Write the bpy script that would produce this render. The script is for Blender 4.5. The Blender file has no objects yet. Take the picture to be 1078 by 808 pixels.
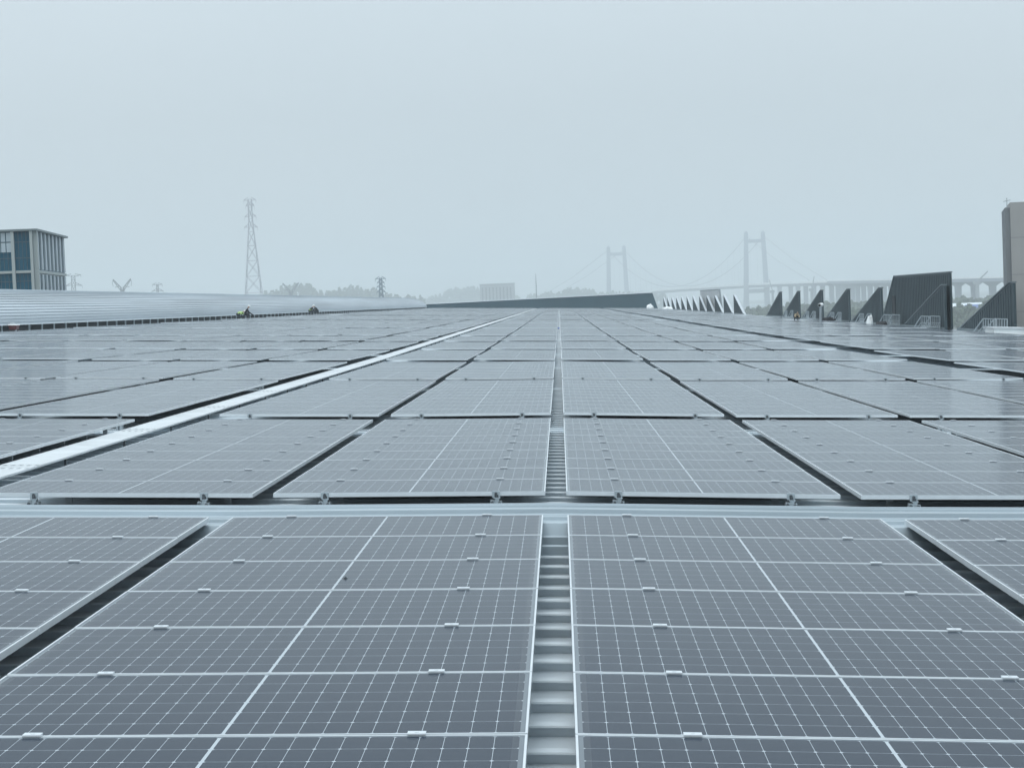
import bpy, bmesh, math, random
from mathutils import Matrix, Vector
R = math.radians
random.seed(7)
S = bpy.context.scene
COL = S.collection

# ------------------------------------------------------------------ camera
F, CX, CY = 2018.0, 539.0, 404.0          # focal length and centre, in pixels of the 1078 px wide photograph
VX, VY = 588.6, 317.0                     # where the aisle between the arrays runs to
HC = 26.0                                 # eye height above the ground
RHO = 0.040                               # the roof falls 4 % to the right
MA = Matrix.Translation((0, 0, HC)) @ Matrix.Rotation(RHO, 4, 'Y')      # roof frame -> world
cam_d = bpy.data.cameras.new('camera')
cam = bpy.data.objects.new('camera', cam_d); COL.objects.link(cam)
cam_d.sensor_width = 36; cam_d.lens = 36 * F / 1078
cam_d.clip_start = 0.1; cam_d.clip_end = 30000
PITCH = math.atan((CY - VY) / F); YAW = math.atan((VX - CX) / F)
CR = Matrix.Rotation(YAW, 4, 'Z') @ Matrix.Rotation(R(90) - PITCH, 4, 'X')
cam.matrix_basis = MA @ CR
S.camera = cam

# ------------------------------------------------------------------ world, sun, exposure
W = bpy.data.worlds.new('World'); S.world = W; W.use_nodes = True
nt = W.node_tree; nt.nodes.clear()
SUN_EL, SUN_AZ = R(58), R(205)
sky = nt.nodes.new('ShaderNodeTexSky'); sky.sky_type = 'NISHITA'; sky.sun_disc = False
sky.sun_elevation = SUN_EL; sky.sun_rotation = SUN_AZ; sky.dust_density = 6; sky.air_density = 1.0
tc = nt.nodes.new('ShaderNodeTexCoord')
noi = nt.nodes.new('ShaderNodeTexNoise'); noi.inputs['Scale'].default_value = 2.2; noi.inputs['Detail'].default_value = 3
mp = nt.nodes.new('ShaderNodeMapping'); mp.inputs['Scale'].default_value = (1, 1, 3)
nt.links.new(tc.outputs['Generated'], mp.inputs['Vector']); nt.links.new(mp.outputs[0], noi.inputs['Vector'])
cl = nt.nodes.new('ShaderNodeMix'); cl.data_type = 'RGBA'
cl.inputs[6].default_value = (4.85, 5.72, 6.25, 1); cl.inputs[7].default_value = (5.55, 6.25, 6.7, 1)
nt.links.new(noi.outputs['Fac'], cl.inputs[0])
mx = nt.nodes.new('ShaderNodeMix'); mx.data_type = 'RGBA'; mx.inputs[0].default_value = 0.94
sz = nt.nodes.new('ShaderNodeSeparateXYZ'); nt.links.new(tc.outputs['Generated'], sz.inputs[0])
gr = nt.nodes.new('ShaderNodeMapRange'); gr.inputs[1].default_value = .10; gr.inputs[2].default_value = 1; gr.inputs[3].default_value = 1.0; gr.inputs[4].default_value = 2.5
nt.links.new(sz.outputs['Z'], gr.inputs[0])                  # an overcast sky is over twice as bright overhead as at the horizon
vm = nt.nodes.new('ShaderNodeVectorMath'); vm.operation = 'SCALE'
nt.links.new(cl.outputs[2], vm.inputs[0]); nt.links.new(gr.outputs[0], vm.inputs['Scale'])
nt.links.new(sky.outputs[0], mx.inputs[6]); nt.links.new(vm.outputs[0], mx.inputs[7])
bg = nt.nodes.new('ShaderNodeBackground'); bg.inputs['Strength'].default_value = 0.1
out = nt.nodes.new('ShaderNodeOutputWorld')
nt.links.new(mx.outputs[2], bg.inputs['Color']); nt.links.new(bg.outputs[0], out.inputs['Surface'])
sun_d = bpy.data.lights.new('sun', 'SUN'); sun_d.energy = 0.6; sun_d.angle = R(25); sun_d.color = (1, 0.97, 0.92)
sun = bpy.data.objects.new('sun', sun_d); COL.objects.link(sun)
sdir = Vector((math.sin(SUN_AZ) * math.cos(SUN_EL), math.cos(SUN_AZ) * math.cos(SUN_EL), math.sin(SUN_EL)))
sun.rotation_euler = sdir.to_track_quat('Z', 'Y').to_euler()
S.view_settings.view_transform = 'Standard'; S.view_settings.look = 'None'
S.view_settings.gamma = 1; S.view_settings.use_curve_mapping = False
S.view_settings.exposure = 0.22
S.cycles.max_bounces = 6; S.cycles.volume_bounces = 3
HAZE = 0.00035

# ------------------------------------------------------------------ helpers
def tag(o, label=None, cat=None, group=None, kind=None):
    if label: o['label'] = label
    if cat: o['category'] = cat
    if group: o['group'] = group
    if kind: o['kind'] = kind
    return o

def empty(name, M=None):
    o = bpy.data.objects.new(name, None); COL.objects.link(o); o.empty_display_size = 0.2
    if M is not None: o.matrix_basis = M
    return o

class MB:
    """collects boxes, bars, prisms; build() links them as one mesh"""
    def __init__(s): s.v, s.f, s.m, s.uv = [], [], [], None
    def face(s, pts, m=0):
        i = len(s.v); s.v += [tuple(p) for p in pts]; s.f.append(tuple(range(i, i + len(pts)))); s.m.append(m); return s
    def hexa(s, b, t, m=0):
        i = len(s.v); n = len(b); s.v += [tuple(p) for p in b] + [tuple(p) for p in t]
        s.f.append(tuple(range(i + n - 1, i - 1, -1))); s.f.append(tuple(range(i + n, i + 2 * n)))
        for k in range(n):
            a, c = k, (k + 1) % n
            s.f.append((i + a, i + c, i + n + c, i + n + a))
        s.m += [m] * (n + 2); return s
    def box(s, x0, x1, y0, y1, z0, z1, m=0):
        return s.hexa([(x0, y0, z0), (x1, y0, z0), (x1, y1, z0), (x0, y1, z0)],
                      [(x0, y0, z1), (x1, y0, z1), (x1, y1, z1), (x0, y1, z1)], m)
    def bar(s, a, b, w, m=0, w2=None, n=4):
        a, b = Vector(a), Vector(b); d = (b - a)
        if d.length < 1e-9: return s
        d.normalize(); up = Vector((0, 0, 1)) if abs(d.z) < .9 else Vector((1, 0, 0))
        u = d.cross(up).normalized(); v = d.cross(u).normalized(); w2 = w if w2 is None else w2
        ang = [2 * math.pi * (k + .5) / n for k in range(n)]
        return s.hexa([a + u * math.cos(t) * w * .707 + v * math.sin(t) * w * .707 for t in ang][::-1],
                      [b + u * math.cos(t) * w2 * .707 + v * math.sin(t) * w2 * .707 for t in ang][::-1], m)
    def tube(s, pts, w, m=0, n=6):
        for a, b in zip(pts, pts[1:]): s.bar(a, b, w, m, n=n)
        return s
    def build(s, name, mats, parent=None, M=None, smooth=False):
        me = bpy.data.meshes.new(name); me.from_pydata(s.v, [], s.f); me.update()
        if not isinstance(mats, (list, tuple)): mats = [mats]
        for x in mats: me.materials.append(x)
        me.polygons.foreach_set('material_index', s.m)
        if smooth: me.polygons.foreach_set('use_smooth', [True] * len(s.f))
        o = bpy.data.objects.new(name, me); COL.objects.link(o)
        if parent: o.parent = parent
        if M is not None: o.matrix_basis = M
        return o

def copy_tree(o, parent=None):
    c = o.copy(); COL.objects.link(c); c.parent = parent
    for ch in list(o.children): copy_tree(ch, c)
    return c

def A(x, y, z): return MA @ Vector((x, y, z))                   # roof frame -> world
def at(px, D):                                                  # world X of a far thing seen in that direction at distance D
    c = CR.to_3x3() @ Vector(((px - CX) / F, 0, -1)); return Vector((c.x / c.y * D, D))

# ------------------------------------------------------------------ materials
def mat(name, col, rough=.6, metal=0., noise=0., scale=5., spec=.5, bump=0., streak=None, isl=0.):
    m = bpy.data.materials.new(name); m.use_nodes = True; t = m.node_tree; b = t.nodes['Principled BSDF']
    b.inputs['Roughness'].default_value = rough; b.inputs['Metallic'].default_value = metal
    b.inputs['Specular IOR Level'].default_value = spec
    c = (*col, 1); b.inputs['Base Color'].default_value = c
    if noise or bump or isl:
        tcn = t.nodes.new('ShaderNodeTexCoord'); mpn = t.nodes.new('ShaderNodeMapping')
        if streak: mpn.inputs['Scale'].default_value = streak
        n = t.nodes.new('ShaderNodeTexNoise'); n.inputs['Scale'].default_value = scale; n.inputs['Detail'].default_value = 5
        t.links.new(tcn.outputs['Object'], mpn.inputs[0]); t.links.new(mpn.outputs[0], n.inputs['Vector'])
        src = n.outputs['Fac']
        if isl:
            g = t.nodes.new('ShaderNodeNewGeometry'); mm = t.nodes.new('ShaderNodeMix'); mm.inputs[0].default_value = isl
            t.links.new(src, mm.inputs[2]); t.links.new(g.outputs['Random Per Island'], mm.inputs[3]); src = mm.outputs[0]
        rp = t.nodes.new('ShaderNodeValToRGB')
        rp.color_ramp.elements[0].position = .25; rp.color_ramp.elements[1].position = .75
        k = max(noise, .001)
        rp.color_ramp.elements[0].color = tuple(x * (1 - k) for x in col) + (1,)
        rp.color_ramp.elements[1].color = tuple(min(1, x * (1 + k)) for x in col) + (1,)
        t.links.new(src, rp.inputs[0]); t.links.new(rp.outputs[0], b.inputs['Base Color'])
        if bump:
            bp = t.nodes.new('ShaderNodeBump'); bp.inputs['Strength'].default_value = bump; bp.inputs['Distance'].default_value = .02
            t.links.new(n.outputs['Fac'], bp.inputs['Height']); t.links.new(bp.outputs[0], b.inputs['Normal'])
    return m

M_alu = mat('anodised_aluminium', (.63, .67, .70), .42, .25, .06, 8)
M_steel = mat('galvanised_steel', (.42, .47, .50), .4, .6, .15, 12)
M_roof = mat('coated_steel_roof', (.64, .70, .74), .42, .2, .12, 1.2, streak=(.25, 1, 1))
M_cover = mat('pale_steel_flashing', (.36, .42, .46), .36, .35, .30, 1.0, streak=(.25, 3.5, 1), bump=.3)
M_vault = mat('vault_steel', (.47, .515, .55), .55, .0, .18, .5, streak=(1, .05, 1), spec=.2)
M_vaultend = mat('vault_end', (.55, .6, .63), .5, .3, .08, 1)
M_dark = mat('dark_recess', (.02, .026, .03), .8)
M_slate = mat('slate_cladding', (.036, .058, .068), .55, .1, .12, .6, streak=(1, 1, .3))
M_slate_edge = mat('slate_trim', (.15, .18, .195), .45, .3, .1, 2)
M_teal = mat('teal_cladding', (.016, .058, .078), .55, .1, .1, .3)
M_cap = mat('pale_capping', (.72, .77, .8), .5, .1, .05, 2)
M_fcap = mat('sky_bright_trim', (.46, .50, .53), .5, .1, .08, 2)  # light metal cap; sky reflected on the far slopes is put into its colour
M_white = mat('white_plate', (.55, .58, .60), .5, 0, .16, 2.2)
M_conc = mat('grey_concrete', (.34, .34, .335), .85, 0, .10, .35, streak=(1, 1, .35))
M_conc2 = mat('grey_concrete_shade_joint', (.20, .215, .225), .85, 0, .10, .35)  # darker copy: shade of the tower's left side put into colour; joints too
M_wall = mat('factory_wall', (.5, .53, .55), .6, .1, .05, 1)
M_bolt = mat('bolt', (.12, .13, .14), .4, .8)

# glass with half-cut cells: UV is in metres from the middle of the module
def cell_material():
    m = bpy.data.materials.new('module_glass'); m.use_nodes = True; t = m.node_tree; b = t.nodes['Principled BSDF']
    N = t.nodes.new
    def math_(op, a, c=None, d=None):
        n = N('ShaderNodeMath'); n.operation = op
        for i, x in enumerate((a, c, d)):
            if x is None: continue
            if isinstance(x, (int, float)): n.inputs[i].default_value = x
            else: t.links.new(x, n.inputs[i])
        return n.outputs[0]
    uv = N('ShaderNodeUVMap'); uv.uv_map = 'uv'; sp = N('ShaderNodeSeparateXYZ'); t.links.new(uv.outputs[0], sp.inputs[0])
    ax = math_('SUBTRACT', math_('ABSOLUTE', sp.outputs[0]), .0055)          # half-string, from the centre strip outwards
    py = math_('ADD', sp.outputs[1], .1828 * 3)
    PX, PY = .0922, .1828
    def edge(v, p):                                                          # distance to the nearest cell border
        fr = math_('MODULO', math_('ADD', v, p * 20), p)
        return math_('MINIMUM', fr, math_('SUBTRACT', p, fr))
    ex, ey = edge(ax, PX), edge(py, PY)
    lx = math_('LESS_THAN', ex, .0010); ly = math_('LESS_THAN', ey, .0010)
    dia = math_('LESS_THAN', math_('ADD', ex, ey), .0095)
    cen = math_('LESS_THAN', ax, .0)
    cen_in = math_('LESS_THAN', math_('ABSOLUTE', sp.outputs[0]), .0016)
    outx = math_('GREATER_THAN', ax, PX * 12 - .001)
    outy = math_('GREATER_THAN', math_('ABSOLUTE', sp.outputs[1]), PY * 3 - .001)
    line = math_('MAXIMUM', math_('MAXIMUM', lx, ly), math_('MAXIMUM', dia, cen)); marg = math_('MAXIMUM', outx, outy)
    # busbars: nine thin wires along each cell
    bw = math_('MODULO', math_('ADD', py, PY * 20), PY / 10)
    bus = math_('MULTIPLY', math_('LESS_THAN', bw, .0011), .22)
    g = N('ShaderNodeNewGeometry')
    tcn = N('ShaderNodeTexCoord'); dust = N('ShaderNodeTexNoise'); dust.inputs['Scale'].default_value = 1.6; dust.inputs['Detail'].default_value = 6
    t.links.new(tcn.outputs['Object'], dust.inputs['Vector'])
    cellA = N('ShaderNodeMix'); cellA.data_type = 'RGBA'
    cellA.inputs[6].default_value = (.004, .0125, .028, 1); cellA.inputs[7].default_value = (.008, .019, .038, 1)
    t.links.new(g.outputs['Random Per Island'], cellA.inputs[0])
    m1 = N('ShaderNodeMix'); m1.data_type = 'RGBA'; m1.inputs[7].default_value = (.35, .38, .40, 1)
    t.links.new(bus, m1.inputs[0]); t.links.new(cellA.outputs[2], m1.inputs[6])
    m2 = N('ShaderNodeMix'); m2.data_type = 'RGBA'; m2.inputs[7].default_value = (.44, .49, .53, 1)
    t.links.new(line, m2.inputs[0]); t.links.new(m1.outputs[2], m2.inputs[6])
    m2b = N('ShaderNodeMix'); m2b.data_type = 'RGBA'; m2b.inputs[7].default_value = (.42, .46, .49, 1)
    t.links.new(cen_in, m2b.inputs[0]); t.links.new(m2.outputs[2], m2b.inputs[6])
    m2c = N('ShaderNodeMix'); m2c.data_type = 'RGBA'; m2c.inputs[7].default_value = (.13, .155, .18, 1)
    t.links.new(marg, m2c.inputs[0]); t.links.new(m2b.outputs[2], m2c.inputs[6]); m2b = m2c
    # thin film of dust, a little thicker in patches and along the lower rim
    rim = math_('MULTIPLY', math_('GREATER_THAN', math_('ABSOLUTE', sp.outputs[0]), 1.085), .05)
    st = N('ShaderNodeTexNoise'); st.inputs['Scale'].default_value = 13; st.inputs['Detail'].default_value = 4; t.links.new(tcn.outputs['Object'], st.inputs['Vector'])
    stain = math_('MULTIPLY', math_('MULTIPLY', math_('GREATER_THAN', st.outputs['Fac'], .56), math_('GREATER_THAN', math_('ABSOLUTE', sp.outputs[0]), 1.07)), math_('MULTIPLY', math_('GREATER_THAN', g.outputs['Random Per Island'], .6), .14))
    rim = math_('ADD', rim, stain)
    dm = math_('ADD', math_('MULTIPLY', dust.outputs['Fac'], .022), rim)
    m3 = N('ShaderNodeMix'); m3.data_type = 'RGBA'; m3.inputs[7].default_value = (.40, .41, .40, 1)
    t.links.new(dm, m3.inputs[0]); t.links.new(m2b.outputs[2], m3.inputs[6])
    # a few bird droppings
    vo = N('ShaderNodeTexVoronoi'); vo.inputs['Scale'].default_value = 1.7
    wob = N('ShaderNodeVectorMath'); wob.operation = 'ADD'; sc = N('ShaderNodeVectorMath'); sc.operation = 'SCALE'; sc.inputs['Scale'].default_value = 17.3
    cmb = N('ShaderNodeCombineXYZ')
    for i in range(3): t.links.new(g.outputs['Random Per Island'], cmb.inputs[i])
    t.links.new(cmb.outputs[0], sc.inputs[0]); t.links.new(sc.outputs[0], wob.inputs[0]); t.links.new(uv.outputs[0], wob.inputs[1]); t.links.new(wob.outputs[0], vo.inputs['Vector'])
    sv = N('ShaderNodeSeparateColor'); t.links.new(vo.outputs['Color'], sv.inputs[0])
    drop = math_('MULTIPLY', math_('LESS_THAN', math_('ADD', vo.outputs['Distance'], math_('MULTIPLY', st.outputs['Fac'], .05)), .047), math_('MULTIPLY', math_('LESS_THAN', sv.outputs[0], .3), .7))
    m4 = N('ShaderNodeMix'); m4.data_type = 'RGBA'; m4.inputs[7].default_value = (.55, .56, .55, 1)
    t.links.new(drop, m4.inputs[0]); t.links.new(m3.outputs[2], m4.inputs[6]); m3 = m4
    t.links.new(m3.outputs[2], b.inputs['Base Color'])
    b.inputs['IOR'].default_value = 1.135
    b.inputs['Sheen Weight'].default_value = .20; b.inputs['Sheen Roughness'].default_value = .25; b.inputs['Sheen Tint'].default_value = (.82, .91, 1, 1)
    rr = math_('ADD', math_('MULTIPLY', dust.outputs['Fac'], .07), .105)
    t.links.new(rr, b.inputs['Roughness'])
    return m
M_cell = cell_material()

# ------------------------------------------------------------------ roof shape (roof frame, origin at the eye)
def lerp(x, K):
    if x <= K[0][0]: return K[0][1]
    for (a, p), (b, q) in zip(K, K[1:]):
        if x <= b: return p + (q - p) * (x - a) / (b - a)
    return K[-1][1]
KR = [(-3, -1.845), (13.9, -1.762), (16, -1.782), (26.35, -1.800), (60, -1.863), (483, -1.863)]
def block_lift(y):
    for ys, n, l in LIFTS:
        if ys - .1 <= y <= ys + n * 1.154 + .1: return l * (1 - (y - ys) / (n * 1.154))
    return 0.
LIFTS = [(27.2, 11, .020), (40.25, 11, .032)]
_cs = {}
def col_step(name, k):
    """each table sits a little higher or lower than its neighbour"""
    if (name, k) not in _cs: _cs[(name, k)] = random.Random(f'{name}{k}').uniform(0, .034) * (1 if abs(k + .5) > 2.6 else .25)
    return _cs[(name, k)]
def crown(x): return .011 * min(abs(x + .02), 2.5)
def zroof(x, y): return lerp(y, KR) - crown(x)
def zpan(x, y):
    b = -1.638 + .00595 * y if y < 14.4 else lerp(y, [(14.4, -1.578), (15.95, -1.581), (26.35, -1.600), (60, -1.661), (483, -1.661)])
    return b - crown(x) + block_lift(y)
XL, XR, YF = -33.0, 25.2, 482.0

# ------------------------------------------------------------------ factory building: roof, walls, cover strip
fb = empty('factory_building', MA.copy())
tag(fb, 'vast factory building whose pale ribbed metal roof carries the solar panels', 'building')
mb = MB(); xs = [XL, -2.52, -.02, 2.48, XR]
prof = []; y = -4.07
while y < YF:
    if y + .44 < 13.39 or y > 15.9:
        prof += [(y, -.054), (y + .392, -.054), (y + .390, -.014), (y + .358, -.009), (y + .361, -.001), (y + .432, -.001), (y + .44, -.054)]
    else: prof += [(y, -.054)]
    y += .47
prof.append((YF, -.054))
for (y0, d0), (y1, d1) in zip(prof, prof[1:]):
    for x0, x1 in zip(xs, xs[1:]):
        mb.face([(x0, y0, zroof(x0, y0) + d0), (x1, y0, zroof(x1, y0) + d0), (x1, y1, zroof(x1, y1) + d1), (x0, y1, zroof(x0, y1) + d1)])
mb.build('roof', M_roof, fb)
mb = MB()       # flat folded strip across the roof between the first two arrays
pc = [(13.40, -.052), (13.405, .045), (13.46, .05), (13.465, .02), (13.60, .02), (13.605, .085), (13.66, .09), (13.665, .06), (13.84, .06),
      (13.869, .154), (14.10, .154), (14.105, .176), (14.15, .176), (14.155, .150), (14.42, .148), (14.425, .162), (14.45, .162), (14.455, .146),
      (14.72, .142), (14.725, .172), (14.79, .174), (14.795, .138), (15.06, .134), (15.065, .146), (15.09, .146), (15.095, .130),
      (15.36, .124), (15.365, .142), (15.40, .142), (15.405, .116), (15.62, .110), (15.625, .130), (15.67, .130), (15.675, .104), (15.88, .100), (15.90, -.052)]
for (y0, d0), (y1, d1) in zip(pc, pc[1:]):
    for x0, x1 in zip(xs, xs[1:]):
        mb.face([(x0, y0, zroof(x0, y0) + d0), (x1, y0, zroof(x1, y0) + d0), (x1, y1, zroof(x1, y1) + d1), (x0, y1, zroof(x0, y1) + d1)])
mb.build('cover_strip', M_cover, fb)
mb = MB()
mb.box(XR + .02, XR + .22, -4, YF, -27, -1.80); mb.box(XL - .2, XL - .02, -4, YF, -25, -1.9)
mb.box(XL, XR, -4.3, -4.02, -26.5, -1.9)
mb.build('outer_wall', M_wall, fb)

# ------------------------------------------------------------------ solar modules
LX, LY, TH, LIP = 2.278, 1.139, .035, .009
PITY = 1.154
def frame_mb(mb, cx=0, cy=0, T=None, m=0):
    X, Y = LX / 2, LY / 2
    for a in ((-X, X, -Y, -Y + LIP), (-X, X, Y - LIP, Y), (-X, -X + LIP, -Y + LIP, Y - LIP), (X - LIP, X, -Y + LIP, Y - LIP)):
        mb.box(a[0], a[1], a[2], a[3], -TH, 0, m)
    return mb
def sheet(name, parent):
    X, Y = LX / 2 - LIP, LY / 2 - LIP
    mb = MB().face([(-X, -Y, -.0025), (X, -Y, -.0025), (X, Y, -.0025), (-X, Y, -.0025)])
    mb.face([(-X, -Y, -.008), (-X, Y, -.008), (X, Y, -.008), (X, -Y, -.008)], 1)
    o = mb.build(name, [M_cell, M_dark], parent)
    u = o.data.uv_layers.new(name='uv')
    for l in o.data.loops: u.data[l.index].uv = o.data.vertices[l.vertex_index].co[:2]
    return o
CLX = (-.706, .728)
def clamp_mb(cx):
    """plate over the seam, bolt head, stem down to a block on the roof rib"""
    y = PITY / 2; mb = MB()
    mb.box(cx - .034, cx + .034, y - .022, y + .022, .002, .008)
    mb.box(cx - .037, cx + .037, y - .007, y + .007, -.03, .003)
    mb.bar((cx, y, .008), (cx, y, .0105), .012, 0, n=6)
    mb.bar((cx, y, -.07), (cx, y, -.03), .012, 1, n=6)
    mb.box(cx - .03, cx + .03, y - .02, y + .02, -.225, -.07)
    return mb
def end_clamp_mb(cx):
    """Z bracket at the front edge with its foot clamped on the rib"""
    y = -LY / 2; mb = MB()
    mb.box(cx - .032, cx + .032, y - .006, y + .014, .001, .006)
    mb.box(cx - .032, cx + .032, y - .011, y - .005, -.048, .006)
    mb.box(cx - .020, cx + .036, y - .045, y - .006, -.054, -.046)
    mb.bar((cx + .004, y - .026, -.046), (cx + .004, y - .026, -.024), .022, 1, n=6)
    mb.bar((cx, y - .008, -.016), (cx, y - .022, -.016), .019, 1, n=6)
    mb.box(cx - .046, cx - .012, y - .05, y + .03, -.235, -.066); mb.box(cx + .010, cx + .050, y - .05, y + .03, -.235, -.074)
    mb.hexa([(cx - .02, y - .04, -.10), (cx + .016, y - .04, -.10), (cx + .016, y + .02, -.10), (cx - .02, y + .02, -.10)],
            [(cx - .006, y - .04, -.054), (cx + .030, y - .04, -.054), (cx + .030, y + .02, -.054), (cx - .006, y + .02, -.054)])
    mb.bar((cx - .03, y - .05, -.086), (cx - .03, y - .066, -.086), .02, 1, n=6)
    mb.bar((cx + .03, y - .05, -.09), (cx + .03, y - .066, -.09), .02, 1, n=6)
    return mb
def make_panel(mid=True, end=False):
    r = empty('solar_panel')
    frame_mb(MB()).build('frame', M_alu, r)
    sheet('cell_sheet', r)
    if mid:
        for cx in CLX: clamp_mb(cx).build('clamp', [M_alu, M_bolt], r)
    if end:
        for cx in CLX: end_clamp_mb(cx).build('end_clamp', [M_steel, M_bolt], r)
    return r
proto = {'mid': make_panel(True), 'front': make_panel(True, True), 'plain': make_panel(False), 'plainfront': make_panel(False, True)}
used = set()
ORD = 'first second third fourth fifth sixth seventh eighth ninth tenth eleventh twelfth'.split()
def col_x(k):                      # left edge of a column; k = 0, 1, ... right of the aisle, -1, -2, ... left of it
    if k >= 0: return .062 + 2.45 * k + (.98 if k >= 4 else 0)
    k = -k - 1
    return -.115 - 2.45 * k - LX - (.85 if k >= 2 else 0) - .05 * max(0, k - 2)
def slopes(x, y):
    e = .4
    sx = (zpan(x + e, y) - zpan(x - e, y)) / (2 * e); sy = (zpan(x, y + .3) - zpan(x, y - .3)) / .6
    return sx, sy
def place(kind, k, yc, label, group, dz=0.):
    first = kind not in used; used.add(kind)
    o = proto[kind] if first else copy_tree(proto[kind])
    xc = col_x(k) + LX / 2
    sx = -.011 if 0 <= xc < 2.4 else .011 if -2.5 < xc < 0 else 0.
    yy = yc if yc > 15 or yc < 13 else yc
    sy = (zpan(xc, yc + .2) - zpan(xc, yc - .2)) / .4 if yc > 15 else .00595 if yc < 14.4 else -.00473 if yc < 25.6 else -.00307 if yc < 60 else 0
    jit = Matrix.Rotation(random.gauss(0, .0011), 4, 'X') @ Matrix.Rotation(random.gauss(0, .0007), 4, 'Y')
    o.matrix_basis = MA @ Matrix.Translation((xc, yc, zpan(xc, yc) + dz)) @ Matrix.Rotation(-math.atan(sx), 4, 'Y') @ Matrix.Rotation(math.atan(sy), 4, 'X') @ jit
    tag(o, label, 'solar panel', group)
    return o
def side(k): return 'right' if k >= 0 else 'left'
def kth(k): return ORD[k if k >= 0 else -k - 1]
n_ind = 0
# near block: counted from the cover strip towards the viewer
for k in (-3, -2, -1, 0, 1, 2):
    for j in range(8):
        lab = f'solar panel {ORD[j]} from the cover strip in nearest block, {kth(k)} column {side(k)} of aisle'
        if k == -1 and j == 2: lab = 'solar panel with a small black speck, in the nearest block left of the aisle'
        o = place('mid', k, 13.95 - LY / 2 - j * PITY, lab, 'solar panels of the nearest block'); n_ind += 1
        if k == -1 and j == 2: speck_panel = o
BL = [('second', 15.95, 9), ('third', 27.2, 11), ('fourth', 40.25, 11)]
for name, ys, n in BL:
    yend = ys + n * PITY
    for k in range(-8, 7):
        xa = col_x(k)
        for j in range(n):
            yc = ys + LY / 2 + j * PITY
            lo, hi = -VX / F * (yc + .6) - 1.6, (1078 - VX) / F * (yc + .6) + 1.6
            if xa > hi or xa + LX < lo: continue
            near = name == 'second'
            kd = ('front' if j == 0 else 'mid') if near else ('plainfront' if j == 0 else 'plain')
            place(kd, k, yc, f'solar panel {ORD[j]} from the front edge of {name} block, {kth(k)} column {side(k)} of aisle',
                  f'solar panels of the {name} block', 0. if near else col_step(name, k)); n_ind += 1
print('individual panels', n_ind)
mb = MB()
for k in range(8):
    a, b = 2 * math.pi * k / 8, 2 * math.pi * (k + 1) / 8
    mb.face([(0, 0, .012), (.013 * math.cos(a), .024 * math.sin(a), 0), (.013 * math.cos(b), .024 * math.sin(b), 0)])
mb.build('speck', M_dark, speck_panel, Matrix.Translation((.03, -.16, -.002)))

# all the panels further off, as one mass
mb = MB(); glass = []
fm = []
def far_panel(xc, yc, z, tx, ty):
    X, Y = LX / 2, LY / 2
    def P(x, y, zz): return (xc + x, yc + y, z + zz + x * tx + y * ty)
    i = len(mb.v)
    a, b = X - .013, Y - .016
    mb.v += [P(-X, -Y, 0), P(X, -Y, 0), P(X, Y, 0), P(-X, Y, 0), P(-a, -b, 0), P(a, -b, 0), P(a, b, 0), P(-a, b, 0),
             P(-X, -Y, -TH), P(X, -Y, -TH), P(X, Y, -TH), P(-X, Y, -TH)]
    for q in range(4):
        r = (q + 1) % 4
        mb.f.append((i + q, i + r, i + 4 + r, i + 4 + q)); mb.m.append(0)
        mb.f.append((i + q, i + 8 + q, i + 8 + r, i + r)); mb.m.append(0)
    mb.f.append((i + 11, i + 10, i + 9, i + 8)); mb.m.append(0)
    c = len(mb.v); mb.v += [P(-a, -b, -.001), P(a, -b, -.001), P(a, b, -.001), P(-a, b, -.001)]
    mb.f.append((c, c + 1, c + 2, c + 3)); mb.m.append(1)
ys, nb = 53.6, 0
rnd = random.Random(3)
while ys + 11 * PITY < YF - 4:
    LIFTS.append((ys, 11, .055 if nb == 0 else rnd.choice((.0, .02, .035, .05))))
    for k in range(-12, 10):
        xa = col_x(k)
        if xa < XL + 1.2 or xa + LX > XR - .9: continue
        xc = xa + LX / 2
        tx, ty = rnd.gauss(0, .0012), rnd.gauss(0, .0012)
        for j in range(11):
            yc = ys + LY / 2 + j * PITY
            lo, hi = -(VX + 220) / F * yc, (1078 - VX + 220) / F * yc
            if xa > hi or xa + LX < lo: continue
            far_panel(xc, yc, zpan(xc, yc) + col_step(nb, k), tx + rnd.gauss(0, .0004), zpan(xc, yc + .5) - zpan(xc, yc - .5) + ty * .3 + rnd.gauss(0, .0008))
    nb += 1
    ys += 11 * PITY + (.9 if nb % 2 else .25)
o = mb.build('distant_solar_panels', [M_alu, M_cell], None, MA.copy())
u = o.data.uv_layers.new(name='uv')
mid = [0] * len(o.data.polygons); o.data.polygons.foreach_get('material_index', mid)
for p in o.data.polygons:
    if mid[p.index] == 1:
        for l, q in zip(p.loop_indices, ((-1.126, -.551), (1.126, -.551), (1.126, .551), (-1.126, .551))): u.data[l].uv = q
    else:
        for l in p.loop_indices: u.data[l].uv = (.05, .05)
tag(o, 'countless pale solar panels receding across the roof to the far parapet wall', 'solar panels', None, 'stuff')

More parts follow.
